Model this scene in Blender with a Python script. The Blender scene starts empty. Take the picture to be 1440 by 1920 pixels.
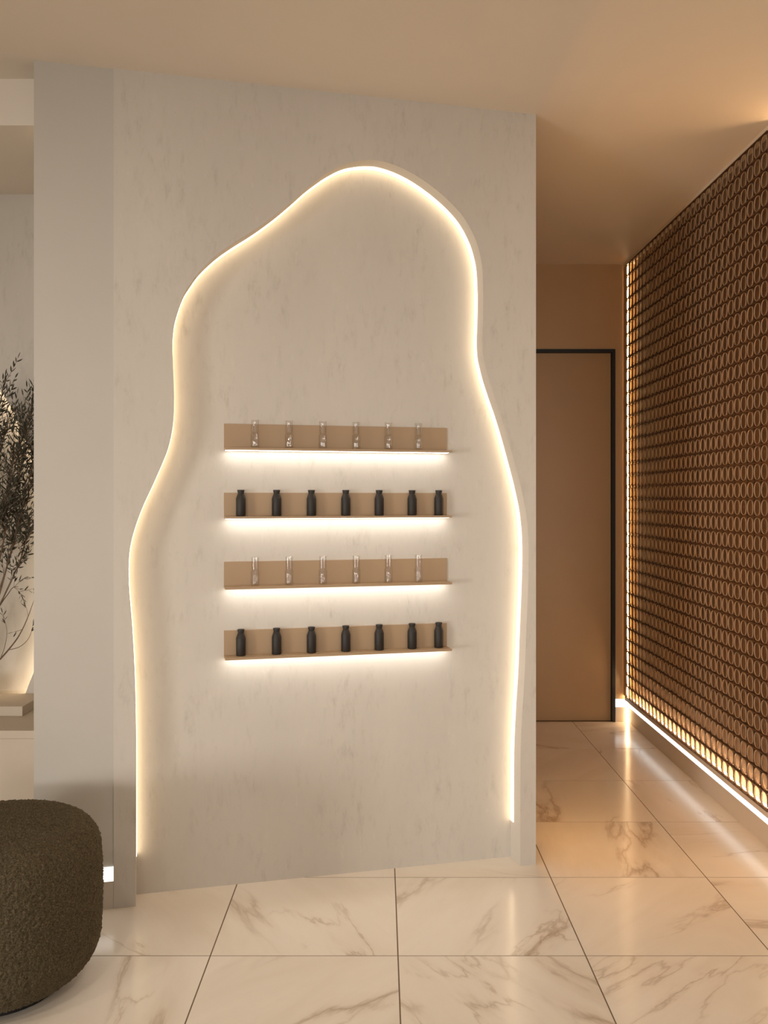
import bpy, bmesh, math, random
from mathutils import Vector, Matrix, noise
from mathutils.geometry import tessellate_polygon
random.seed(7)
C = bpy.context.scene
COL = C.collection

# ------------------------------------------------------------------ camera
F, CX, CY, EYE = 1702.0, 714.0, 934.0, 1.463
cd = bpy.data.cameras.new('camera')
cam = bpy.data.objects.new('camera', cd)
COL.objects.link(cam)
cam.location = (0, 0, EYE)
cam.rotation_euler = (math.pi / 2, 0, 0)
cd.sensor_fit = 'HORIZONTAL'
cd.sensor_width = 36
cd.lens = F / 1440 * 36
cd.shift_x = (720 - CX) / 1440
cd.shift_y = -(960 - CY) / 1440
cd.clip_start = 0.02
C.camera = cam

# ------------------------------------------------------------------ world, lights, exposure
w = bpy.data.worlds.new('world')
C.world = w
w.use_nodes = True
w.node_tree.nodes['Background'].inputs[0].default_value = (1.0, 0.88, 0.72, 1)
w.node_tree.nodes['Background'].inputs[1].default_value = 0.25
C.view_settings.view_transform = 'Standard'
C.view_settings.look = 'None'
C.view_settings.exposure = 0.0
C.view_settings.gamma = 1.0
C.view_settings.use_curve_mapping = False

ZC = 2.995            # ceiling height
YR = -4.2             # rear wall
XL, XR = -7.0, 4.5    # side walls of the front room


def area(name, loc, rot, sx, sy, power, col):
    l = bpy.data.lights.new(name, 'AREA')
    l.shape = 'RECTANGLE'
    l.size, l.size_y = sx, sy
    l.energy = power
    l.color = col
    o = bpy.data.objects.new(name, l)
    COL.objects.link(o)
    o.location = loc
    o.rotation_euler = rot
    return o


SPREAD = math.radians(48)
P_REAR, P_LEFT = 9.5, 17.5
P_DOWN = 15
P_HI = 8
WIN = [(-3.4, -0.7), (0.7, 3.4)]
WZ = (0.8, 1.6)
WIN_HI = [(-4.4, -1.7), (1.5, 4.2)]      # unseen upper openings, added to reflect in the glass bottles
WZ_HI = (1.98, 2.72)
for i, (a, b) in enumerate(WIN):     # unseen lights added behind the camera, narrow spread keeps the wall top dimmer
    area('added_daylight', ((a + b) / 2, YR - 0.05, sum(WZ) / 2), (math.pi / 2, 0, 0),
         b - a - 0.1, WZ[1] - WZ[0] - 0.1, P_REAR, (1.0, 0.965, 0.92)).data.spread = SPREAD
for i, (a, b) in enumerate(WIN_HI):
    area('added_daylight', ((a + b) / 2, YR - 0.05, sum(WZ_HI) / 2), (math.pi / 2, 0, 0), b - a - 0.1, WZ_HI[1] - WZ_HI[0] - 0.1, P_HI, (1.0, 0.96, 0.92))
# unseen area light added at the angled left corner for the pouf's shadow
area('added_daylight', (-5.65 + 0.03, -2.85 + 0.03, 0.95), (math.pi / 2, 0, -math.pi / 4), 1.6, 1.5, P_LEFT, (1.0, 0.965, 0.92)).data.spread = SPREAD

for x in (-2.4, -0.9, 0.6, 2.1):         # unseen ceiling disks, added to brighten floor and ceiling
    o = area('added_downlight', (x, 0.5, ZC - 0.004), (0, 0, 0), 0.14, 0.14, P_DOWN, (1.0, 0.88, 0.74))
    o.data.shape = 'DISK'


# ------------------------------------------------------------------ materials
def mat(name):
    m = bpy.data.materials.new(name)
    m.use_nodes = True
    nt = m.node_tree
    return m, nt, nt.nodes['Principled BSDF'], nt.nodes, nt.links


def ramp(N, stops):
    r = N.new('ShaderNodeValToRGB')
    e = r.color_ramp.elements
    while len(e) < len(stops):
        e.new(0.5)
    for k, (p, c) in enumerate(stops):
        e[k].position = p
        e[k].color = (*c, 1) if len(c) == 3 else c
    return r


def mapping(N, L, scale=(1, 1, 1), src='Object', rot=(0, 0, 0)):
    tc = N.new('ShaderNodeTexCoord')
    mp = N.new('ShaderNodeMapping')
    mp.inputs['Scale'].default_value = scale
    mp.inputs['Rotation'].default_value = rot
    L.new(tc.outputs[src], mp.inputs[0])
    return mp


def tex_noise(N, L, vec, scale, detail=4, rough=0.55, dist=0.0):
    n = N.new('ShaderNodeTexNoise')
    n.inputs['Scale'].default_value = scale
    n.inputs['Detail'].default_value = detail
    n.inputs['Roughness'].default_value = rough
    n.inputs['Distortion'].default_value = dist
    L.new(vec.outputs[0], n.inputs['Vector'])
    return n


def mix(N, L, fac, a, b, mode='MIX'):
    m = N.new('ShaderNodeMix')
    m.data_type = 'RGBA'
    m.blend_type = mode
    for sock, v in ((m.inputs[0], fac), (m.inputs[6], a), (m.inputs[7], b)):
        if hasattr(v, 'links'):
            L.new(v, sock)
        elif isinstance(v, (int, float)):
            sock.default_value = v
        else:
            sock.default_value = (*v, 1)
    return m.outputs[2]


def math_node(N, L, op, a, b=None):
    m = N.new('ShaderNodeMath')
    m.operation = op
    for k, v in enumerate((a, b)):
        if v is None:
            continue
        if hasattr(v, 'links'):
            L.new(v, m.inputs[k])
        else:
            m.inputs[k].default_value = v
    return m.outputs[0]


def plain(name, col, rough=0.6, var=0.04, scale=6, bump=0.0, metal=0.0, bscale=60):
    m, nt, b, N, L = mat(name)
    mp = mapping(N, L)
    n = tex_noise(N, L, mp, scale)
    lo = tuple(c * (1 - var) for c in col)
    hi = tuple(min(1, c * (1 + var)) for c in col)
    r = ramp(N, [(0.3, lo), (0.7, hi)])
    L.new(n.outputs[0], r.inputs[0])
    L.new(r.outputs[0], b.inputs['Base Color'])
    b.inputs['Roughness'].default_value = rough
    b.inputs['Metallic'].default_value = metal
    if bump:
        bn = tex_noise(N, L, mp, bscale)
        bp = N.new('ShaderNodeBump')
        bp.inputs['Strength'].default_value = bump
        bp.inputs['Distance'].default_value = 0.002
        L.new(bn.outputs[0], bp.inputs['Height'])
        L.new(bp.outputs[0], b.inputs['Normal'])
    return m


def concrete(name, base):
    m, nt, b, N, L = mat(name)
    mp = mapping(N, L, (1, 1, 1))
    ms = mapping(N, L, (1.0, 1.0, 0.42))
    big = tex_noise(N, L, ms, 2.2, 5, 0.6, 0.1)
    c = mix(N, L, big.outputs[0], tuple(x * 0.90 for x in base), tuple(x * 1.10 for x in base))
    # trowelled, vertically drawn blemishes
    m2 = mapping(N, L, (1.0, 1.0, 0.34), rot=(0, 0.10, 0))
    bl = tex_noise(N, L, m2, 34, 8, 0.72, 0.15)
    rb = ramp(N, [(0.31, (1, 1, 1)), (0.41, (0.32, 0.32, 0.32)), (0.50, (0, 0, 0))])
    L.new(bl.outputs[0], rb.inputs[0])
    mk = tex_noise(N, L, mp, 5, 3)
    rm = ramp(N, [(0.42, (0.15, 0.15, 0.15)), (0.62, (1, 1, 1))])
    L.new(mk.outputs[0], rm.inputs[0])
    c = mix(N, L, math_node(N, L, 'MULTIPLY', math_node(N, L, 'MULTIPLY', rb.outputs[0], rm.outputs[0]), 0.62), c, tuple(x * f for x, f in zip(base, (0.70, 0.68, 0.65))))
    lt = tex_noise(N, L, m2, 40, 6, 0.7, 0.2)
    rl = ramp(N, [(0.60, (0, 0, 0)), (0.74, (1, 1, 1))])
    L.new(lt.outputs[0], rl.inputs[0])
    c = mix(N, L, math_node(N, L, 'MULTIPLY', rl.outputs[0], 0.45), c, tuple(min(1, x * 1.14) for x in base))
    # pin holes
    vo = N.new('ShaderNodeTexVoronoi')
    vo.inputs['Scale'].default_value = 16
    L.new(mp.outputs[0], vo.inputs['Vector'])
    rp = ramp(N, [(0.0, (1, 1, 1)), (0.055, (0, 0, 0))])
    L.new(vo.outputs['Distance'], rp.inputs[0])
    c = mix(N, L, math_node(N, L, 'MULTIPLY', rp.outputs[0], 0.4), c, tuple(x * 0.45 for x in base))
    L.new(c, b.inputs['Base Color'])
    b.inputs['Roughness'].default_value = 0.72
    bp = N.new('ShaderNodeBump')
    bp.inputs['Strength'].default_value = 0.12
    bp.inputs['Distance'].default_value = 0.003
    L.new(bl.outputs[0], bp.inputs['Height'])
    L.new(bp.outputs[0], b.inputs['Normal'])
    return m


def marble(name):
    m, nt, b, N, L = mat(name)
    tc = N.new('ShaderNodeTexCoord')
    oi = N.new('ShaderNodeObjectInfo')
    ad = N.new('ShaderNodeVectorMath')
    ad.operation = 'ADD'
    cb = N.new('ShaderNodeCombineXYZ')
    L.new(math_node(N, L, 'MULTIPLY', oi.outputs['Random'], 71.0), cb.inputs[0])
    L.new(math_node(N, L, 'MULTIPLY', oi.outputs['Random'], 37.0), cb.inputs[2])
    L.new(tc.outputs['Object'], ad.inputs[0])
    L.new(cb.outputs[0], ad.inputs[1])
    vr = N.new('ShaderNodeVectorRotate')     # each tile turned a little differently
    vr.rotation_type = 'Z_AXIS'
    L.new(ad.outputs[0], vr.inputs['Vector'])
    L.new(math_node(N, L, 'MULTIPLY', math_node(N, L, 'SUBTRACT', oi.outputs['Random'], 0.5), 3.2), vr.inputs['Angle'])
    mp = N.new('ShaderNodeMapping')
    mp.inputs['Scale'].default_value = (0.42, 1.55, 1)
    L.new(vr.outputs[0], mp.inputs[0])
    cl = tex_noise(N, L, mp, 2.0, 6, 0.6, 0.8)
    base = ramp(N, [(0.28, (0.77, 0.68, 0.57)), (0.6, (0.85, 0.775, 0.675)), (0.8, (0.87, 0.80, 0.71))])
    L.new(cl.outputs[0], base.inputs[0])
    c = base.outputs[0]
    for sc, wd, st, of in ((1.15, 0.014, 0.60, 0.5), (2.3, 0.010, 0.42, 0.47)):
        n = tex_noise(N, L, mp, sc, 8, 0.52, 0.25)
        d = math_node(N, L, 'ABSOLUTE', math_node(N, L, 'SUBTRACT', n.outputs[0], of))
        r = ramp(N, [(0.0, (1, 1, 1)), (wd * 0.35, (0.55, 0.55, 0.55)), (wd, (0, 0, 0))])
        L.new(d, r.inputs[0])
        k = tex_noise(N, L, mp, sc * 1.3, 3, 0.5)
        rk = ramp(N, [(0.50, (0, 0, 0)), (0.63, (1, 1, 1))])
        L.new(k.outputs[0], rk.inputs[0])
        f = math_node(N, L, 'MULTIPLY', math_node(N, L, 'MULTIPLY', r.outputs[0], rk.outputs[0]), st)
        c = mix(N, L, f, c, (0.33, 0.215, 0.125))
        # soft tinted band along the vein
        r2 = ramp(N, [(0.0, (1, 1, 1)), (wd * 3.2, (0, 0, 0))])
        L.new(d, r2.inputs[0])
        f2 = math_node(N, L, 'MULTIPLY', math_node(N, L, 'MULTIPLY', r2.outputs[0], rk.outputs[0]), st * 0.42)
        c = mix(N, L, f2, c, (0.50, 0.36, 0.24))
    L.new(c, b.inputs['Base Color'])
    b.inputs['Roughness'].default_value = 0.17
    b.inputs['Specular IOR Level'].default_value = 0.55
    return m


def emit(name, col, strength):
    m = bpy.data.materials.new(name)
    m.use_nodes = True
    N, L = m.node_tree.nodes, m.node_tree.links
    N.clear()
    e = N.new('ShaderNodeEmission')
    e.inputs[0].default_value = (*col, 1)
    e.inputs[1].default_value = strength
    o = N.new('ShaderNodeOutputMaterial')
    L.new(e.outputs[0], o.inputs[0])
    return m


def glass_mat(name):
    m = bpy.data.materials.new(name)
    m.use_nodes = True
    N, L = m.node_tree.nodes, m.node_tree.links
    N.clear()
    out = N.new('ShaderNodeOutputMaterial')
    tp = N.new('ShaderNodeBsdfTransparent')
    gl = N.new('ShaderNodeBsdfGlossy')
    gl.inputs['Roughness'].default_value = 0.03
    lw = N.new('ShaderNodeLayerWeight')
    lw.inputs['Blend'].default_value = 0.5
    r = ramp(N, [(0.0, (0.985, 0.98, 0.975)), (0.8, (0.96, 0.955, 0.945)), (1.0, (0.84, 0.82, 0.79))])   # denser towards the rim of the round
    L.new(lw.outputs['Facing'], r.inputs[0])
    L.new(r.outputs[0], tp.inputs[0])
    f5 = math_node(N, L, 'POWER', lw.outputs['Facing'], 4.0)
    fo = math_node(N, L, 'MULTIPLY_ADD', f5, 0.6)
    fo.node.inputs[2].default_value = 0.055
    mx = N.new('ShaderNodeMixShader')
    L.new(fo, mx.inputs[0])
    L.new(tp.outputs[0], mx.inputs[1])
    L.new(gl.outputs[0], mx.inputs[2])
    L.new(mx.outputs[0], out.inputs[0])
    return m


def disc_mat(name):
    m = bpy.data.materials.new(name)
    m.use_nodes = True
    N, L = m.node_tree.nodes, m.node_tree.links
    N.clear()
    out = N.new('ShaderNodeOutputMaterial')
    mp = mapping(N, L)
    n = tex_noise(N, L, mp, 40)
    r = ramp(N, [(0.3, (0.115, 0.088, 0.064)), (0.7, (0.14, 0.11, 0.082))])
    L.new(n.outputs[0], r.inputs[0])
    di = N.new('ShaderNodeBsdfDiffuse')
    L.new(r.outputs[0], di.inputs[0])
    tl = N.new('ShaderNodeBsdfTranslucent')
    tl.inputs[0].default_value = (0.62, 0.42, 0.26, 1)
    tp = N.new('ShaderNodeBsdfTransparent')
    tp.inputs[0].default_value = (0.93, 0.86, 0.77, 1)
    gl = N.new('ShaderNodeBsdfGlossy')
    gl.inputs['Roughness'].default_value = 0.18
    gl.inputs[0].default_value = (0.95, 0.87, 0.77, 1)
    m1 = N.new('ShaderNodeMixShader'); m1.inputs[0].default_value = 0.5
    L.new(di.outputs[0], m1.inputs[1]); L.new(tl.outputs[0], m1.inputs[2])
    m2 = N.new('ShaderNodeMixShader'); m2.inputs[0].default_value = 0.7
    L.new(m1.outputs[0], m2.inputs[1]); L.new(tp.outputs[0], m2.inputs[2])
    lw = N.new('ShaderNodeLayerWeight'); lw.inputs['Blend'].default_value = 0.5
    fo = math_node(N, L, 'MULTIPLY_ADD', math_node(N, L, 'POWER', lw.outputs['Facing'], 4.0), 0.85)
    fo.node.inputs[2].default_value = 0.05
    m3 = N.new('ShaderNodeMixShader')
    L.new(fo, m3.inputs[0])
    L.new(m2.outputs[0], m3.inputs[1]); L.new(gl.outputs[0], m3.inputs[2])
    L.new(m3.outputs[0], out.inputs[0])
    return m


def boucle(name):
    m, nt, b, N, L = mat(name)
    mp = mapping(N, L)
    n = tex_noise(N, L, mp, 230, 3, 0.7)
    r = ramp(N, [(0.30, (0.030, 0.022, 0.012)), (0.52, (0.085, 0.066, 0.038)), (0.72, (0.17, 0.135, 0.085))])
    L.new(n.outputs[0], r.inputs[0])
    L.new(r.outputs[0], b.inputs['Base Color'])
    b.inputs['Roughness'].default_value = 0.95
    b.inputs['Specular IOR Level'].default_value = 0.1
    b.inputs['Sheen Weight'].default_value = 0.15
    b.inputs['Sheen Tint'].default_value = (0.6, 0.5, 0.35, 1)
    bp = N.new('ShaderNodeBump')
    bp.inputs['Strength'].default_value = 0.6
    bp.inputs['Distance'].default_value = 0.003
    L.new(n.outputs[0], bp.inputs['Height'])
    L.new(bp.outputs[0], b.inputs['Normal'])
    return m


M_conc = concrete('concrete_plaster', (0.595, 0.545, 0.482))
M_plaster = plain('smooth_plaster', (0.53, 0.492, 0.437), 0.7, 0.02, 3, 0.05)
M_reveal = plain('reveal_plaster', (0.68, 0.62, 0.545), 0.7, 0.02, 3)
M_ceil = plain('ceiling_paint', (0.76, 0.68, 0.58), 0.8, 0.015, 2)
M_tan = plain('tan_paint', (0.46, 0.295, 0.145), 0.5, 0.03, 2)
M_door = plain('door_tan', (0.40, 0.25, 0.112), 0.45, 0.03, 2)
M_black = plain('black_metal', (0.004, 0.0035, 0.003), 0.6, 0.1)
M_skirt = plain('skirting_taupe', (0.60, 0.53, 0.45), 0.55, 0.02)
M_grout = plain('grout', (0.17, 0.115, 0.068), 0.9, 0.1, 40)
M_tile = marble('marble_tile')
M_shelf = plain('tan_lacquer', (0.39, 0.265, 0.155), 0.45, 0.03, 5)
M_bottle = plain('matte_black', (0.016, 0.0115, 0.0085), 0.55, 0.1, 20)
M_stop = plain('black_stopper', (0.016, 0.013, 0.011), 0.6, 0.1, 20)
M_glass = glass_mat('clear_glass')
M_lat = plain('dark_bronze', (0.085, 0.040, 0.016), 0.45, 0.15, 12)
M_rim = plain('bronze_rim', (0.46, 0.32, 0.20), 0.35, 0.06, 30)
M_disc = disc_mat('smoked_glass')
M_backing = plain('brown_backing', (0.17, 0.086, 0.038), 0.7, 0.06, 5)
M_boucle = boucle('olive_boucle')
M_plinth = plain('black_plinth', (0.012, 0.010, 0.008), 0.6, 0.1)
M_ledge = plain('beige_ledge', (0.54, 0.455, 0.36), 0.6, 0.03, 5)
M_leaf = plain('olive_leaf', (0.045, 0.042, 0.024), 0.6, 0.35, 60)
M_bark = plain('olive_bark', (0.16, 0.105, 0.065), 0.85, 0.25, 50)
M_pot = plain('stone_pot', (0.42, 0.37, 0.31), 0.8, 0.06, 10)
M_led = emit('warm_led', (1.0, 0.78, 0.51), 4.4)
M_led_shelf = emit('shelf_led', (1.0, 0.94, 0.86), 9.5)
M_led_base = emit('skirting_led', (1.0, 0.96, 0.91), 1.7)
M_led_fill = emit('passage_fill_led', (1.0, 0.53, 0.17), 38.0)  # for the added strip that warms the passage
M_led_near = emit('near_led', (1.0, 0.62, 0.30), 18.0)
M_led_low = emit('low_led', (1.0, 0.79, 0.53), 52.0)
M_led_screen = emit('screen_led', (1.0, 0.66, 0.34), 25.0)


# ------------------------------------------------------------------ mesh helpers
def link(name, me, m=None, parent=None, smooth=False):
    o = bpy.data.objects.new(name, me)
    COL.objects.link(o)
    if m is not None:
        if isinstance(m, (list, tuple)):
            for x in m:
                me.materials.append(x)
        else:
            me.materials.append(m)
    if parent is not None:
        o.parent = parent
    if smooth:
        me.polygons.foreach_set('use_smooth', [True] * len(me.polygons))
    return o


def from_bm(name, bm, m=None, parent=None, smooth=False):
    me = bpy.data.meshes.new(name)
    bmesh.ops.recalc_face_normals(bm, faces=bm.faces)
    bm.to_mesh(me)
    bm.free()
    return link(name, me, m, parent, smooth)


def add_box(bm, x0, x1, y0, y1, z0, z1, tf=None):
    vs = []
    for z in (z0, z1):
        for x, y in ((x0, y0), (x1, y0), (x1, y1), (x0, y1)):
            p = (x, y, z)
            vs.append(bm.verts.new(tf(*p) if tf else p))
    fs = []
    for q in ((0, 3, 2, 1), (4, 5, 6, 7), (0, 1, 5, 4), (1, 2, 6, 5), (2, 3, 7, 6), (3, 0, 4, 7)):
        fs.append(bm.faces.new([vs[i] for i in q]))
    return fs


def box(name, x0, x1, y0, y1, z0, z1, m, parent=None, tf=None, bevel=0.0):
    bm = bmesh.new()
    add_box(bm, x0, x1, y0, y1, z0, z1, tf)
    if bevel:
        bmesh.ops.bevel(bm, geom=list(bm.edges), offset=bevel, segments=2, affect='EDGES', profile=0.5)
    return from_bm(name, bm, m, parent)


def struct(o):
    o['kind'] = 'structure'
    return o


def tag(o, label, cat, group=None):
    o['label'] = label
    o['category'] = cat
    if group:
        o['group'] = group
    return o


def empty(name, loc, label, cat, group=None, rz=0):
    o = bpy.data.objects.new(name, None)
    COL.objects.link(o)
    o.empty_display_size = 0.05
    o.location = loc
    o.rotation_euler = (0, 0, rz)
    return tag(o, label, cat, group)


def lathe(bm, prof, seg=24, closed=False):
    rings = []
    for r, z in prof:
        if r < 1e-6:
            rings.append([bm.verts.new((0, 0, z))])
        else:
            rings.append([bm.verts.new((r * math.cos(2 * math.pi * k / seg), r * math.sin(2 * math.pi * k / seg), z)) for k in range(seg)])
    pairs = list(zip(rings[:-1], rings[1:]))
    if closed:
        pairs.append((rings[-1], rings[0]))
    for a, b in pairs:
        for k in range(seg):
            k2 = (k + 1) % seg
            if len(a) == 1 and len(b) == 1:
                continue
            if len(a) == 1:
                bm.faces.new((a[0], b[k2], b[k]))
            elif len(b) == 1:
                bm.faces.new((a[k], a[k2], b[0]))
            else:
                bm.faces.new((a[k], a[k2], b[k2], b[k]))


def catmull(pts, per=8):
    out = []
    P = [pts[0]] + list(pts) + [pts[-1]]
    for i in range(1, len(P) - 2):
        p0, p1, p2, p3 = [Vector(q) for q in P[i - 1:i + 3]]
        for k in range(per):
            t = k / per
            out.append(0.5 * ((2 * p1) + (p2 - p0) * t + (2 * p0 - 5 * p1 + 4 * p2 - p3) * t * t + (3 * p1 - p0 - 3 * p2 + p3) * t ** 3))
    out.append(Vector(pts[-1]))
    return out


def tube(bm, pts, radii, seg=6):
    rings = []
    n = len(pts)
    for i, p in enumerate(pts):
        d = (pts[min(i + 1, n - 1)] - pts[max(i - 1, 0)]).normalized()
        u = d.cross(Vector((0.3, 1, 0.2))).normalized()
        v = d.cross(u)
        rings.append([bm.verts.new(p + (u * math.cos(2 * math.pi * k / seg) + v * math.sin(2 * math.pi * k / seg)) * radii[i]) for k in range(seg)])
    for a, b in zip(rings[:-1], rings[1:]):
        for k in range(seg):
            bm.faces.new((a[k], a[(k + 1) % seg], b[(k + 1) % seg], b[k]))
    bm.faces.new(rings[-1])
    bm.faces.new(list(reversed(rings[0])))


# ------------------------------------------------------------------ the feature wall frame: s along it, d into it
A0, SL = 3.4708, 0.248
HY = math.hypot(1, SL)
TX, TY = 1 / HY, SL / HY


def W(s, d, z):
    return Vector((s * TX - d * TY, A0 + s * TY + d * TX, z))


WALL_RZ = math.atan2(TY, TX)


def front_pt(px, py):
    u = (px - CX) / F
    X = u * A0 / (1 - SL * u)
    Y = A0 + SL * X
    return (X / TX, EYE - (py - CY) * Y / F)


def slab_from_outline(name, pts, y0, y1, m_face, m_edge, parent=None, tf=None):
    """extrude a closed outline (a,z) from depth y0 to y1"""
    bm = bmesh.new()
    tf = tf or (lambda a, d, z: Vector((a, d, z)))
    fr = [bm.verts.new(tf(a, y0, z)) for a, z in pts]
    bk = [bm.verts.new(tf(a, y1, z)) for a, z in pts]
    n = len(pts)
    tris = tessellate_polygon([[Vector((a, z, 0)) for a, z in pts]])
    for i, j, k in tris:
        bm.faces.new((fr[i], fr[j], fr[k]))
        bm.faces.new((bk[k], bk[j], bk[i]))
    for i in range(n):
        f = bm.faces.new((fr[(i + 1) % n], fr[i], bk[i], bk[(i + 1) % n]))
        f.material_index = 1
    return from_bm(name, bm, [m_face, m_edge], parent)


# ------------------------------------------------------------------ floor of single marble tiles
floor = struct(box('floor', XL, XR, YR - 0.1, 6.0, -0.06, -0.0006, M_grout))
G = 0.0021
tile_me = {}


def tile(x0, x1, y0, y1):
    wx, wy = round(x1 - x0 - 2 * G, 4), round(y1 - y0 - 2 * G, 4)
    if (wx, wy) not in tile_me:
        bm = bmesh.new()
        add_box(bm, -wx / 2, wx / 2, -wy / 2, wy / 2, -0.012, 0)
        me = bpy.data.meshes.new('tile')
        bm.to_mesh(me)
        bm.free()
        me.materials.append(M_tile)
        tile_me[(wx, wy)] = me
    o = bpy.data.objects.new('tile', tile_me[(wx, wy)])
    COL.objects.link(o)
    o.parent = floor
    o.location = ((x0 + x1) / 2, (y0 + y1) / 2, 0)


for j in range(-11, 5):
    y0 = 2.902 + 0.6 * j
    for i in range(-8, 8):
        x0 = 0.055 + 0.6 * i
        x1 = x0 + 0.6
        if y0 > 3.6 - 0.05:
            if x0 > 1.6:
                continue
            x1 = min(x1, 1.66)
        if y0 > 4.05 and x1 < 0.6:
            continue
        tile(x0, min(x1, XR), max(y0, YR), min(y0 + 0.6, 5.943))
for i in range(0, 3):     # cut tiles along the end wall of the passage
    x0 = 0.055 + 0.6 * i
    tile(x0, min(x0 + 0.6, 1.66), 5.902, 5.943)

# ------------------------------------------------------------------ ceiling and outer walls
ceiling = struct(box('ceiling', XL, XR, YR - 0.1, 6.0, ZC, ZC + 0.08, M_ceil))
struct(box('wall_left', XL - 0.1, XL, YR - 0.1, 4.2, 0, ZC, M_plaster))
struct(box('wall_diagonal', -2.2, 2.2, 0.0, 0.1, 0, ZC, M_plaster, tf=lambda x, y, z: Vector((-5.65 + (x * 0.7071 - y * 0.7071), -2.85 + (-x * 0.7071 - y * 0.7071), z))))
struct(box('wall_side', XR, XR + 0.1, YR - 0.1, 3.7, 0, ZC, M_plaster))
bm = bmesh.new()
add_box(bm, XL, XR, YR - 0.1, YR, 0, WZ[0])
add_box(bm, XL, XR, YR - 0.1, YR, WZ[1], WZ_HI[0])
add_box(bm, XL, XR, YR - 0.1, YR, WZ_HI[1], ZC)
for a, b in ((XL, WIN_HI[0][0]), (WIN_HI[0][1], WIN_HI[1][0]), (WIN_HI[1][1], XR)):
    add_box(bm, a, b, YR - 0.1, YR, WZ_HI[0], WZ_HI[1])
for a, b in ((XL, WIN[0][0]), (WIN[0][1], WIN[1][0]), (WIN[1][1], XR)):
    add_box(bm, a, b, YR - 0.1, YR, WZ[0], WZ[1])
struct(from_bm('wall_rear', bm, M_plaster))
for k, (a, b) in enumerate(WIN):
    bm = bmesh.new()
    t = 0.04
    for x0, x1, z0, z1 in ((a, a + t, *WZ), (b - t, b, *WZ), (a + t, b - t, WZ[0], WZ[0] + t), (a + t, b - t, WZ[1] - t, WZ[1]),
                           ((a + b) / 2 - 0.02, (a + b) / 2 + 0.02, WZ[0] + t, WZ[1] - t)):
        add_box(bm, x0, x1, YR - 0.03, YR + 0.01, z0, z1)
    struct(from_bm('added_window_%d' % (k + 1), bm, M_black))  # unseen frames added around the rear area lights


# passage: end wall with the flush door, left side, right side
YB = 5.943
ZD, XD = 2.437, 1.533          # outer corner of the black door frame
XDL = 0.62
bm = bmesh.new()
add_box(bm, 0.5, 1.70, YB, YB + 0.1, ZD, ZC)
add_box(bm, XD, 1.70, YB, YB + 0.1, 0, ZD)
struct(from_bm('wall_back', bm, M_tan))
door = struct(box('door_1', XDL, XD, YB + 0.03, YB + 0.075, 0.0005, ZD, M_door))
bm = bmesh.new()
ft = 0.021
add_box(bm, XD - ft, XD, YB - 0.012, YB + 0.03, 0, ZD)
add_box(bm, XDL, XD - ft, YB - 0.012, YB + 0.03, ZD - ft, ZD)
add_box(bm, XDL, XDL + ft, YB - 0.012, YB + 0.03, 0, ZD - ft)
from_bm('door_frame', bm, M_black, door)
struct(box('wall_passage', 0.50, 0.60, 3.80, YB, 0, ZC, M_tan))
XW = 1.665
wr = struct(box('wall_right', XW, XW + 0.1, 3.60, YB + 0.1, 0, ZC, M_tan))
box('backing_panel', 1.648, XW - 0.0005, 3.72, 5.868, 0.1495, ZC - 0.001, M_backing, wr)
struct(box('wall_return', XW + 0.001, XR, 3.592, 3.70, 0, ZC, M_plaster))

# skirting with an inlaid light strip: passage end, right wall
XK = 1.618
LZ0, LZ1 = 0.097, 0.148
br = struct(box('baseboard_right', XK, XW, 3.60, YB - 0.045, 0, LZ0, M_skirt))
box('skirting_cap', XK + 0.012, XW, 3.60, YB - 0.045, LZ0, LZ1, M_skirt, br)
box('light_strip', XK, XK + 0.011, 3.60, YB - 0.045, LZ0 + 0.001, LZ1, M_led_base, br)
bb = struct(box('baseboard_back', XD + 0.001, 1.600, YB - 0.012, YB - 0.001, 0, LZ0, M_skirt))
box('light_strip', XD + 0.001, 1.600, YB - 0.012, YB - 0.001, LZ0 + 0.001, LZ1, M_led_base, bb)

# ------------------------------------------------------------------ feature wall
NICHE = [(254.6, 1696), (254.8, 1560), (255, 1437.5), (254.3, 1364.6), (252.8, 1291.7), (249.9, 1226), (246, 1164), (241.9, 1116.7),
         (240.2, 1080), (241.2, 1045), (245, 1019), (252.3, 992), (261.7, 965), (272, 940), (286.7, 908.8), (303.3, 871), (314.8, 842),
         (322, 813), (325.6, 785.8), (326.5, 756.7), (325.8, 723), (324.2, 681.7), (323.5, 655), (324.4, 630), (329, 596.7), (343, 555),
         (358.3, 530), (373.6, 509), (391.7, 491), (411, 474.4), (439, 455), (466.7, 437.8), (494.4, 418.9), (522, 398), (550, 374.4),
         (575, 352), (597, 335.2), (619.4, 320.3), (647, 307), (675, 301.3), (697, 300.3), (715.6, 302.2), (743, 310.6), (771, 324),
         (799, 341.7), (826.7, 363.3), (854.4, 389.7), (874, 414.7), (890.6, 446.7), (899.4, 474.4), (904, 499.4), (905.8, 530),
         (906.4, 560), (905.8, 599.4), (904.6, 635), (906, 665), (910, 685), (916, 708.8), (926.7, 742), (939, 777.5), (951.7, 819),
         (962, 856.7), (972.5, 896), (980.8, 931.7), (986, 958.8), (989.6, 990), (991.2, 1020), (991.4, 1050), (991, 1075), (989.4, 1123),
         (987, 1181), (983.9, 1262), (980, 1326), (976.8, 1391), (975.8, 1439), (975.5, 1504), (975.5, 1622)]
npts = [front_pt(*p) for p in NICHE]
curve = [(v.x, v.y) for v in catmull([Vector((a, z)) for a, z in npts], 5)]
curve[0] = (curve[0][0], 0.0)
curve[-1] = (curve[-1][0], 0.0)
sP = front_pt(213, 1600)[0]       # where the textured panel begins
sL = front_pt(63, 1700)[0]        # left end of the wall
sR = front_pt(1005, 1600)[0]      # right end
TH = 0.10
outline = [(sP, 0.0)] + curve + [(sR, 0.0), (sR, ZC), (sP, ZC)]
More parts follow.
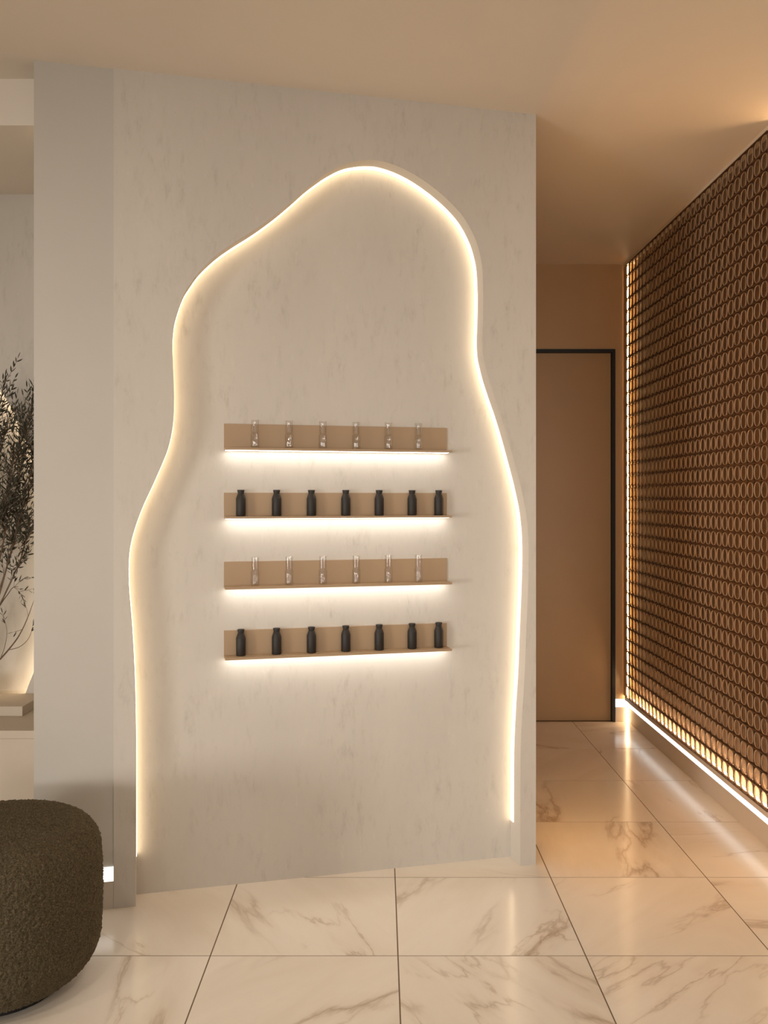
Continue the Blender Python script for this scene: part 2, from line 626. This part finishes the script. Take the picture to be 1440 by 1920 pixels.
wm = struct(slab_from_outline('wall_middle', outline, 0, TH, M_conc, M_reveal, tf=W))
box('niche_panel', sP, sR, TH, TH + 0.06, 0, ZC, M_conc, wm, tf=W)
box('plaster_panel', sL, sP, 0.006, TH + 0.06, 0, ZC, M_plaster, wm, tf=W)
bl = struct(box('baseboard_left', sL, sP - 0.0005, 0.0015, 0.006, 0, LZ0, M_skirt, tf=W))
box('light_strip', sL, sP - 0.0005, 0.0015, 0.006, LZ0 + 0.001, LZ1, M_led_base, bl, tf=W)


def ribbon(name, cv, z_min, d0, d1, th, m, tf, inward=1):
    pts = [Vector((a, z)) for a, z in cv]
    keep = [i for i, p in enumerate(pts) if p.y >= z_min]
    pts = pts[keep[0]:keep[-1] + 1]
    bm = bmesh.new()
    rows = []
    for i, p in enumerate(pts):
        d = (pts[min(i + 1, len(pts) - 1)] - pts[max(i - 1, 0)]).normalized()
        nrm = Vector((d.y, -d.x)) * inward        # to the right of travel = inside
        q = p + nrm * th
        p = p + nrm * 0.0004
        rows.append([bm.verts.new(tf(p.x, d0, p.y)), bm.verts.new(tf(q.x, d0, q.y)), bm.verts.new(tf(q.x, d1, q.y)), bm.verts.new(tf(p.x, d1, p.y))])
    for a, b in zip(rows[:-1], rows[1:]):
        for k in range(4):
            bm.faces.new((a[k], a[(k + 1) % 4], b[(k + 1) % 4], b[k]))
    bm.faces.new(rows[0])
    bm.faces.new(list(reversed(rows[-1])))
    return from_bm(name, bm, m)


tag(ribbon('led_strip', curve, 0.15, 0.068, 0.0985, 0.0015, M_led, W),
    'glowing warm strip light edging the tall wavy niche', 'light strip')

# ------------------------------------------------------------------ recess on the left: bulkhead, textured wall with a second niche, ledge
YBk = 3.317
struct(box('trim_1', XL, -1.20, YBk, 4.20, 2.825, ZC, M_ceil))
YRc = 4.07
struct(box('wall_corner', -1.20, -1.12, 3.34, 4.2, 0, 2.825, M_plaster))


def rec_pt(px, py):
    return ((px - CX) / F * YRc, EYE - (py - CY) * YRc / F)


RN = [(-420, 1500), (-440, 1250), (-400, 1000), (-330, 800), (-210, 680), (-110, 650), (-50, 680), (0, 731), (14, 753), (26, 773), (40, 806),
      (56, 842), (72, 885), (86, 940), (95, 1010), (97, 1080), (92, 1150), (80, 1215), (63, 1261), (53, 1286), (42, 1317), (12, 1400), (-30, 1500)]
rc = [(v.x, v.y) for v in catmull([Vector(rec_pt(*p)) for p in RN], 5)]
zf = rc[0][1]
rout = [(-3.6, 0.0), (-3.6, 0.30), (-3.4, 0.30)] + [p for p in rc] + [(-1.20, 0.30), (-1.20, 0.0)]
# outline with the opening standing on z = bottom of the cut
rout = [(XL, 0.0), (rc[0][0], 0.0)] + rc + [(rc[-1][0], 0.0), (-1.20, 0.0), (-1.20, 2.825), (XL, 2.825)]
wrec = struct(slab_from_outline('wall_recess', rout, YRc, YRc + 0.08, M_conc, M_reveal))
box('recess_panel', XL, -1.20, YRc + 0.08, YRc + 0.13, 0, 2.825, M_conc, wrec)
tag(ribbon('led_strip', rc, 0.30, YRc + 0.012, YRc + 0.079, 0.002, M_led, lambda a, d, z: Vector((a, d, z))),
    'glowing warm strip light in the niche behind the olive branches', 'light strip')
tag(box('led_strip', -1.236, -1.222, 3.335, 3.339, 0.2, 2.81, M_led), 'thin upright strip light tucked behind the plain wall\'s left end', 'light strip')  # unseen strip, added for the bright spot beside this wall end

ledge = empty('wall_ledge', (-2.85, 3.82, 0), 'beige built-in ledge under the olive branches at the left edge', 'ledge')


def child_box(name, x0, x1, y0, y1, z0, z1, m, parent, bevel=0.002):
    lx, ly, lz = parent.location
    return box(name, x0 - lx, x1 - lx, y0 - ly, y1 - ly, z0 - lz, z1 - lz, m, parent, bevel=bevel)


child_box('body', XL + 0.01, -1.21, 3.5762, YRc - 0.002, 0.0, 0.515, M_ledge, ledge)
child_box('top', XL + 0.01, -1.21, 3.576, YRc - 0.002, 0.515, 0.547, M_ledge, ledge)
child_box('raised_block', XL + 0.01, -1.505, 3.812, YRc - 0.002, 0.547, 0.588, M_ledge, ledge)

# ------------------------------------------------------------------ screen of glass roundels on the right wall
XS = 1.588
PZ, PY = 0.0756, 0.0720
Z0, ZT = 0.175, 0.175 + 37 * 0.0756
Y1 = 5.888
Y0 = Y1 - 30 * PY
screen = empty('wall_screen', (1.60, (Y0 + Y1) / 2, 0.148), 'dark bronze lattice screen of round glass discs covering the right wall', 'screen')
SO = screen.location
bm = bmesh.new()
add_box(bm, XS - SO.x, 1.606 - SO.x, 3.667 - SO.y, YB - 0.032 - SO.y, 0.1485 - SO.z, Z0 - SO.z)        # bottom rail
add_box(bm, 1.606 - SO.x, 1.6475 - SO.x, 3.667 - SO.y, 5.888 - SO.y, 0.1485 - SO.z, 0.1515 - SO.z)
from_bm('bottom_rail', bm, M_skirt, screen)
bm = bmesh.new()
add_box(bm, XS - SO.x, 1.606 - SO.x, 3.667 - SO.y, YB - 0.002 - SO.y, ZT - SO.z, ZC - 0.002 - SO.z)
from_bm('top_rail', bm, M_ceil, screen)
for a, b in ((3.667, Y0), (Y1, YB - 0.002)):
    bm = bmesh.new()
    add_box(bm, XS - SO.x, (1.664 if a < 4 else XS + 0.006) - SO.x, a - SO.y, b - SO.y, Z0 - SO.z, ZT - SO.z)
    from_bm('jamb', bm, M_lat if a < 4 else M_tan, screen)
bm = bmesh.new()
xf, xb = XS + 0.003 - SO.x, XS + 0.010 - SO.x
for k in range(31):
    y = Y0 + k * PY - SO.y
    h = 0.0019
    add_box(bm, xf - 0.002, xb, y - h, y + h, Z0 - SO.z, ZT - SO.z)
for k in range(38):
    z = Z0 + k * PZ - SO.z
    h = 0.0022
    add_box(bm, xf - 0.0055, xb, Y0 - SO.y, Y1 - SO.y, z - h, z + h)
from_bm('lattice', bm, M_lat, screen)


def se(t, e=0.84):
    c, d = math.cos(t), math.sin(t)
    return math.copysign(abs(c) ** e, c), math.copysign(abs(d) ** e, d)


def disc_geo(bm, oy, oz, ox):
    seg = 14
    ry, rz = 0.0287, 0.0317
    an = [2 * math.pi * k / seg for k in range(seg)]
    c = bm.verts.new((ox + 0.0055, oy, oz))
    r1 = [bm.verts.new((ox + 0.0045, oy + ry * 0.6 * se(t)[0], oz + rz * 0.6 * se(t)[1])) for t in an]
    r2 = [bm.verts.new((ox + 0.0005, oy + ry * se(t)[0], oz + rz * se(t)[1])) for t in an]
    for k in range(seg):
        k2 = (k + 1) % seg
        bm.faces.new((c, r1[k2], r1[k]))
        bm.faces.new((r1[k], r1[k2], r2[k2], r2[k]))


def rim_geo(bm, oy, oz, ox):
    seg, sm = 18, 4
    ry, rz, t0 = 0.0293, 0.0323, 0.0010
    rings = []
    for k in range(seg):
        t = 2 * math.pi * k / seg
        ring = []
        for (dr, dx) in ((0, -0.0022), (t0, 0), (0, 0.0042), (-t0, 0)):
            ring.append(bm.verts.new((ox + dx, oy + (ry + dr) * se(t)[0], oz + (rz + dr) * se(t)[1])))
        rings.append(ring)
    for k in range(seg):
        a, b = rings[k], rings[(k + 1) % seg]
        for q in range(sm):
            bm.faces.new((a[q], a[(q + 1) % sm], b[(q + 1) % sm], b[q]))


def mesh_of(name, fn, m, smooth=True):
    bm = bmesh.new()
    fn(bm, 0, 0, 0)
    bmesh.ops.recalc_face_normals(bm, faces=bm.faces)
    me = bpy.data.meshes.new(name)
    bm.to_mesh(me)
    bm.free()
    me.materials.append(m)
    if smooth:
        me.polygons.foreach_set('use_smooth', [True] * len(me.polygons))
    return me


disc_me = mesh_of('glass_disc', disc_geo, M_disc)
rim_me = mesh_of('rim', rim_geo, M_rim, False)
cells = [(Y0 + (i + 0.5) * PY, Z0 + (j + 0.5) * PZ) for i in range(30) for j in range(37)]
cells.sort(key=lambda c: round(c[0], 3) * 100 + abs(c[1] - 1.463))
bmd, bmr = bmesh.new(), bmesh.new()
XC = XS + 0.0028
for k, (y, z) in enumerate(cells):
    if k < 300:
        d = bpy.data.objects.new('glass_disc', disc_me)
        COL.objects.link(d)
        d.parent = screen
        d.location = (XC - SO.x, y - SO.y, z - SO.z)
        r = bpy.data.objects.new('rim', rim_me)
        COL.objects.link(r)
        r.parent = d
    else:
        if y < Y1 - PY:          # the last column by the corner stands open in front of its lamp
            disc_geo(bmd, y - SO.y, z - SO.z, XC - SO.x)
        rim_geo(bmr, y - SO.y, z - SO.z, XC - SO.x)
o = from_bm('far_glass_discs', bmd, M_disc, screen, True)
o['kind'] = 'stuff'
o = from_bm('far_rims', bmr, M_rim, screen)
o['kind'] = 'stuff'
# lamps behind the screen
tag(box('led_strip', 1.605, 1.6195, YB - 0.022, YB - 0.002, 0.003, ZC - 0.004, M_led_screen), 'upright warm strip light in the far corner of the screen', 'light strip')
tag(box('led_strip', 1.612, 1.634, 3.648, 3.662, 0.15, ZC - 0.004, M_led_near), 'upright warm strip light at the near end of the screen', 'light strip')
tag(box('led_strip', 1.609, 1.625, Y0, 5.862, 0.152, 0.171, M_led_low), 'long warm strip light glowing up behind the screen\'s lowest row', 'light strip')

tag(box('led_strip', 0.602, 0.610, 3.815, 3.845, 0.25, 2.30, M_led_fill), 'unseen upright warm strip light added behind the right end of the feature wall', 'light strip')  # unseen lamp, added only to warm the passage

# ------------------------------------------------------------------ shelves with bottles
SB = (1.643, 1.3866, 1.124, 0.862)      # undersides of the ledges
SH = (0.101, 0.097, 0.099, 0.1015)      # top of the upstand above the underside
s0 = -0.592 / TX
s1 = 0.2652 / TX
# foot of the shelf on the niche panel, measured along s on the panel
def panel_s(px):
    u = (px - CX) / F
    A = A0 + (TH - 0.006) * HY
    X = u * A / (1 - SL * u)
    return (X + (TH - 0.006) * TY) / TX


s0, s1 = panel_s(420), panel_s(838)
names = ('topmost tan wall shelf, holding the six bright glass bottles', 'second tan wall shelf from the top, with seven black bottles',
         'third tan wall shelf from the top, with six clear bottles', 'lowest tan wall shelf, with seven black bottles')
SD = 0.072
for zb, h, lab in zip(SB, SH, names):
    org = W((s0 + s1) / 2, TH, zb)
    sh = empty('wall_shelf', org, lab, 'shelf', 'lit shelves in the niche', WALL_RZ)
    hl = (s1 - s0) / 2
    box('upstand', -hl, hl, -0.006, -0.0002, 0.008, h, M_shelf, sh, bevel=0.0006)
    box('ledge', -hl, hl, -SD, -0.0002, 0, 0.008, M_shelf, sh, bevel=0.0008)
    box('light_strip', -hl + 0.004, hl - 0.004, -0.042, -0.014, -0.0012, -0.0003, M_led_shelf, sh)

bm = bmesh.new()
R = 0.0181
lathe(bm, [(0, 0), (R - 0.003, 0), (R - 0.0012, 0.0007), (R, 0.003), (R, 0.0665), (R - 0.0006, 0.0680), (0.0165, 0.0715), (0.0125, 0.0825), (0.0113, 0.0845), (0, 0.0845)], 28)
black_me = bpy.data.meshes.new('bottle_body')
bmesh.ops.recalc_face_normals(bm, faces=bm.faces)
bm.to_mesh(black_me); bm.free()
black_me.materials.append(M_bottle)
bm = bmesh.new()
lathe(bm, [(0, 0.0847), (0.0110, 0.0847), (0.0114, 0.0865), (0.0137, 0.0975), (0.0134, 0.0990), (0.0120, 0.0996), (0, 0.0998)], 28)
stop_me = bpy.data.meshes.new('stopper')
bmesh.ops.recalc_face_normals(bm, faces=bm.faces)
bm.to_mesh(stop_me); bm.free()
stop_me.materials.append(M_stop)
bm = bmesh.new()
R = 0.0160
ou = [(0, 0), (R - 0.002, 0), (R - 0.0005, 0.0006), (R, 0.002), (R, 0.0525), (R - 0.0008, 0.0555), (0.0126, 0.0575), (0.0113, 0.0588), (0.0122, 0.0603),
      (0.0138, 0.0625), (0.0140, 0.1035), (0.0152, 0.1045), (0.0152, 0.1065), (0.0140, 0.1070)]
inn = [(0.0126, 0.1065), (0.0124, 0.0630), (0.0101, 0.0592), (0.0118, 0.0558), (R - 0.0018, 0.0520), (R - 0.0018, 0.0060), (R - 0.004, 0.0045), (0, 0.0042)]
lathe(bm, ou + inn, 32)
glass_me = bpy.data.meshes.new('glass_bottle')
bmesh.ops.recalc_face_normals(bm, faces=bm.faces)
bm.to_mesh(glass_me); bm.free()
glass_me.materials.append(M_glass)
for me in (black_me, stop_me, glass_me):
    me.polygons.foreach_set('use_smooth', [True] * len(me.polygons))
    me.set_sharp_from_angle(angle=math.radians(35))

ORD = ['first', 'second', 'third', 'fourth', 'fifth', 'sixth', 'seventh']


def stand_s(px, d):
    """s on the line at depth d (into the wall) that is seen at pixel column px"""
    u = (px - CX) / F
    A = A0 + d * HY
    X = u * A / (1 - SL * u)
    return (X + d * TY) / TX


for si, sname in ((1, 'second shelf'), (3, 'lowest shelf')):
    for k, px in enumerate((451.7, 518.7, 584, 648.4, 711, 772.7, 822.7)):
        d = TH - 0.0265
        p = W(stand_s(px, d), d, SB[si] + 0.0082)
        where = 'leftmost' if k == 0 else 'rightmost' if k == 6 else ORD[k] + ' from the left'
        b = tag(link('bottle', black_me), 'matte black stoppered bottle on the %s, %s of seven' % (sname, where), 'bottle', 'black bottles on the ' + sname)
        b.location = p
        s = link('stopper', stop_me, None, b)
for si, sname in ((0, 'topmost shelf'), (2, 'third shelf')):
    for k, px in enumerate((478.3, 542, 605.3, 668, 728.3, 784.7)):
        d = TH - 0.0265
        p = W(stand_s(px, d), d, SB[si] + 0.0082)
        where = 'leftmost' if k == 0 else 'rightmost' if k == 5 else ORD[k] + ' from the left'
        b = tag(link('glass_bottle', glass_me), 'small clear waisted glass bottle on the %s, %s of six' % (sname, where), 'bottle', 'glass bottles on the ' + sname)
        b.location = p

# ------------------------------------------------------------------ boucle pouf
PX, PYc, PR, PH = -1.150, 2.73, 0.296, 0.492
pouf = empty('pouf', (PX, PYc, 0), 'round dark olive boucle pouf on the floor at the lower left', 'pouf')
prof = []
zb0, rb, rt = 0.010, 0.15, 0.105
prof.append((0.0, zb0))
for k in range(1, 24):
    prof.append(((PR - rb) * k / 23, zb0))
for k in range(1, 30):
    a = k / 30 * math.pi / 2
    prof.append((PR - rb + rb * math.sin(a), zb0 + rb * 0.95 * (1 - math.cos(a))))
zs = zb0 + rb * 0.95
ze = PH - rt
for k in range(0, 60):
    t = k / 59
    prof.append((PR + 0.004 * math.sin(math.pi * t), zs + (ze - zs) * t))
for k in range(1, 28):
    a = k / 27 * math.pi / 2
    prof.append((PR - rt * (1 - math.cos(a)), ze + rt * math.sin(a) - 0.008 * (1 - math.cos(a))))
for k in range(1, 60):
    t = k / 60
    prof.append(((PR - rt) * (1 - t), PH - 0.008 + 0.008 * math.sin(t * math.pi / 2)))
prof.append((0.0, PH))
SEG = 520
verts, faces = [], []
n = len(prof)
for i, (r, z) in enumerate(prof):
    r0, z0 = prof[max(i - 1, 0)]
    r1, z1 = prof[min(i + 1, n - 1)]
    nr, nz = (z1 - z0), -(r1 - r0)
    l = math.hypot(nr, nz) or 1
    nr, nz = nr / l, nz / l
    for k in range(SEG):
        t = 2 * math.pi * (k + 0.5 * (i % 2)) / SEG
        ct, st = math.cos(t), math.sin(t)
        p = Vector((r * ct, r * st, z))
        if z > 0.02:
            dsp = 0.0040 * noise.noise(p * 130) + 0.0040 * noise.noise(p * 240 + Vector((5, 3, 1)))
        else:
            dsp = 0
        verts.append((p.x + nr * ct * dsp, p.y + nr * st * dsp, p.z + nz * dsp))
for i in range(n - 1):
    for k in range(SEG):
        k2 = (k + 1) % SEG
        faces.append((i * SEG + k, i * SEG + k2, (i + 1) * SEG + k2, (i + 1) * SEG + k))
me = bpy.data.meshes.new('cushion')
me.from_pydata(verts, [], faces)
link('cushion', me, M_boucle, pouf, True)
bm = bmesh.new()
lathe(bm, [(0, 0.0), (0.185, 0.0), (0.185, 0.011), (0, 0.011)], 48)
from_bm('base', bm, M_plinth, pouf)

# ------------------------------------------------------------------ olive tree in its pot on the ledge
TB = Vector((-1.78, 3.94, 0.588))
tree = empty('olive_tree', TB, 'dark leafy olive branches before the glowing niche at the left edge', 'tree')
bm = bmesh.new()
lathe(bm, [(0, 0), (0.052, 0), (0.066, 0.02), (0.07, 0.05), (0.06, 0.080), (0.046, 0.09), (0.041, 0.09), (0.053, 0.077), (0.061, 0.05), (0.056, 0.03), (0, 0.028)], 32)
from_bm('pot', bm, M_pot, tree, True)
bm = bmesh.new()
lathe(bm, [(0, 0.032), (0.057, 0.035), (0.052, 0.075), (0, 0.077)], 24)
from_bm('soil', bm, plain('soil', (0.06, 0.045, 0.03), 0.95, 0.3, 80), tree)
rng = random.Random(11)
bmb = bmesh.new()
leaves = []


def tpx(px, py, Y):
    return Vector(((px - CX) / F * Y, Y, EYE - (py - CY) * Y / F)) - TB


def leaf_pairs(pts, start, step, size):
    acc = 0
    for i in range(int(len(pts) * start), len(pts) - 1):
        seg = pts[i + 1] - pts[i]
        acc += seg.length
        if acc > step:
            acc = 0
            d = seg.normalized()
            for sgn in (-1, 1):
                if rng.random() < 0.12:
                    continue
                side = d.cross(Vector((rng.uniform(-1, 1), rng.uniform(-1, 1), rng.uniform(-1, 1)))).normalized() * sgn
                dirv = (d * rng.uniform(0.6, 1.1) + side * rng.uniform(0.5, 1.0)).normalized()
                leaves.append((pts[i], dirv, size * rng.uniform(0.7, 1.2), rng.uniform(0, 6.28)))
    leaves.append((pts[-1], (pts[-1] - pts[-2]).normalized(), size, rng.uniform(0, 6.28)))


def limb(ctrl, r0, r1, per=6, seg=6):
    pts = catmull(ctrl, per)
    k = len(pts)
    tube(bmb, pts, [r0 + (r1 - r0) * i / (k - 1) for i in range(k)], seg)
    return pts


foot = Vector((0, 0, 0.068))
limbs = []
for (tx, ty, tY, mx, my) in ((10, 705, 3.88, -40, 980), (62, 735, 3.84, 14, 980), (48, 800, 3.92, -10, 1010), (90, 790, 3.87, 40, 960), (30, 840, 3.80, -20, 1040),
                             (74, 880, 3.93, 20, 1040), (-20, 760, 3.93, -60, 1000), (-70, 780, 3.86, -85, 1010), (-120, 840, 3.92, -110, 1040), (-160, 900, 3.84, -130, 1080),
                             (95, 940, 3.84, 34, 1060), (20, 770, 3.95, -30, 1000), (-40, 830, 3.80, -70, 1030)):
    tip = tpx(tx, ty, tY)
    mid = tpx(mx, my, (tY + 3.92) / 2)
    low = tpx(-48 + (mx + 50) * 0.30, 1185, 3.92)
    limbs.append((limb([foot, low, mid, mid.lerp(tip, 0.55) + Vector((rng.uniform(-.02, .02), rng.uniform(-.03, .03), 0)), tip], 0.0055, 0.0012, 10), tip))
for pts, tip in limbs:
    n0 = len(pts)
    leaf_pairs(pts, 0.62, 0.022, 0.034)
    for q in range(44):
        i = int(n0 * rng.uniform(0.42, 0.93))
        d = (pts[min(i + 2, n0 - 1)] - pts[i]).normalized()
        dev = Vector((rng.uniform(-1, 1), rng.uniform(-1, 1), rng.uniform(-0.2, 0.5)))
        ln = rng.uniform(0.07, 0.17)
        a = pts[i]
        v = (d * 1.0 + dev * 0.6).normalized()
        b = a + v * ln * 0.5
        c = b + (v + Vector((rng.uniform(-.3, .3), rng.uniform(-.3, .3), rng.uniform(-.2, .3)))).normalized() * ln * 0.5
        tw = limb([a, b, c], 0.0014, 0.0006, 6, 4)
        leaf_pairs(tw, 0.15, 0.017, 0.033)
# the two sprays hanging out low on the right
lowA = limb([foot, tpx(-30, 1262, 3.93), tpx(0, 1236, 3.92), tpx(28, 1203, 3.91), tpx(42, 1180, 3.90), tpx(53, 1155, 3.90), tpx(62, 1130, 3.90)], 0.005, 0.0012, 8)
for px, py, ex, ey in ((42, 1180, 26, 1185), (53, 1155, 44, 1125), (62, 1130, 67, 1110)):
    leaf_pairs(limb([tpx(px, py, 3.90), tpx((px + ex) / 2 + 1, (py + ey) / 2, 3.90), tpx(ex, ey, 3.89)], 0.001, 0.0006, 7, 4), 0.3, 0.018, 0.030)
leaf_pairs(limb([tpx(14, 1219, 3.915), tpx(34, 1214, 3.91), tpx(48, 1204, 3.90), tpx(57, 1190, 3.90), tpx(62, 1170, 3.90)], 0.0016, 0.0007, 7, 4), 0.75, 0.016, 0.030)
leaf_pairs(limb([tpx(2, 1232, 3.92), tpx(9, 1212, 3.92), tpx(13, 1185, 3.91), tpx(8, 1160, 3.91), tpx(5, 1150, 3.91)], 0.0016, 0.0007, 7, 4), 0.6, 0.014, 0.030)
lowB = limb([foot, tpx(-20, 1170, 3.92), tpx(0, 1135, 3.91), tpx(14, 1115, 3.90), tpx(24, 1102, 3.89), tpx(34, 1100, 3.88)], 0.004, 0.001, 8)
for ex, ey, cx_, cy_ in ((58, 1083, 44, 1085), (60, 1104, 46, 1107), (44, 1128, 38, 1112), (30, 1078, 27, 1090)):
    leaf_pairs(limb([tpx(26, 1101, 3.885), tpx(cx_, cy_, 3.88), tpx(ex, ey, 3.88)], 0.001, 0.0006, 7, 4), 0.25, 0.016, 0.030)
from_bm('branches', bmb, M_bark, tree, True)

LEAF_V = [(0, 0, 0), (0.28, 0.085, 0.02), (0.28, -0.085, 0.02), (0.62, 0.09, 0.03), (0.62, -0.09, 0.03), (1, 0, 0.0), (0.3, 0, -0.02), (0.62, 0, -0.02)]
LEAF_F = [(0, 6, 1), (0, 2, 6), (6, 7, 3, 1), (2, 4, 7, 6), (7, 5, 3), (4, 5, 7)]
leaf_me = bpy.data.meshes.new('leaf')
leaf_me.from_pydata(LEAF_V, [], LEAF_F)
leaf_me.materials.append(M_leaf)


def leaf_matrix(p, d, size, roll):
    x = d
    y = x.cross(Vector((0.2, 0.3, 1))).normalized()
    z = x.cross(y)
    m = Matrix((x, y, z)).transposed()
    m = m @ Matrix.Rotation(roll, 3, 'X')
    return Matrix.Translation(p) @ (m * size).to_4x4()


# nearest to the frame first
def seen(l):
    q = l[0] + TB
    px = CX + F * q.x / q.y
    return abs(px - 32)


leaves.sort(key=seen)
sv, sf = [], []
for k, l in enumerate(leaves):
    M = leaf_matrix(*l)
    if k < 300:
        o = bpy.data.objects.new('leaf', leaf_me)
        COL.objects.link(o)
        o.parent = tree
        o.matrix_local = M
    else:
        b0 = len(sv)
        sv += [tuple(M @ Vector(v)) for v in LEAF_V]
        sf += [tuple(b0 + i for i in f) for f in LEAF_F]
me = bpy.data.meshes.new('foliage')
me.from_pydata(sv, [], sf)
o = link('foliage', me, M_leaf, tree)
o['kind'] = 'stuff'
print('leaves', len(leaves))
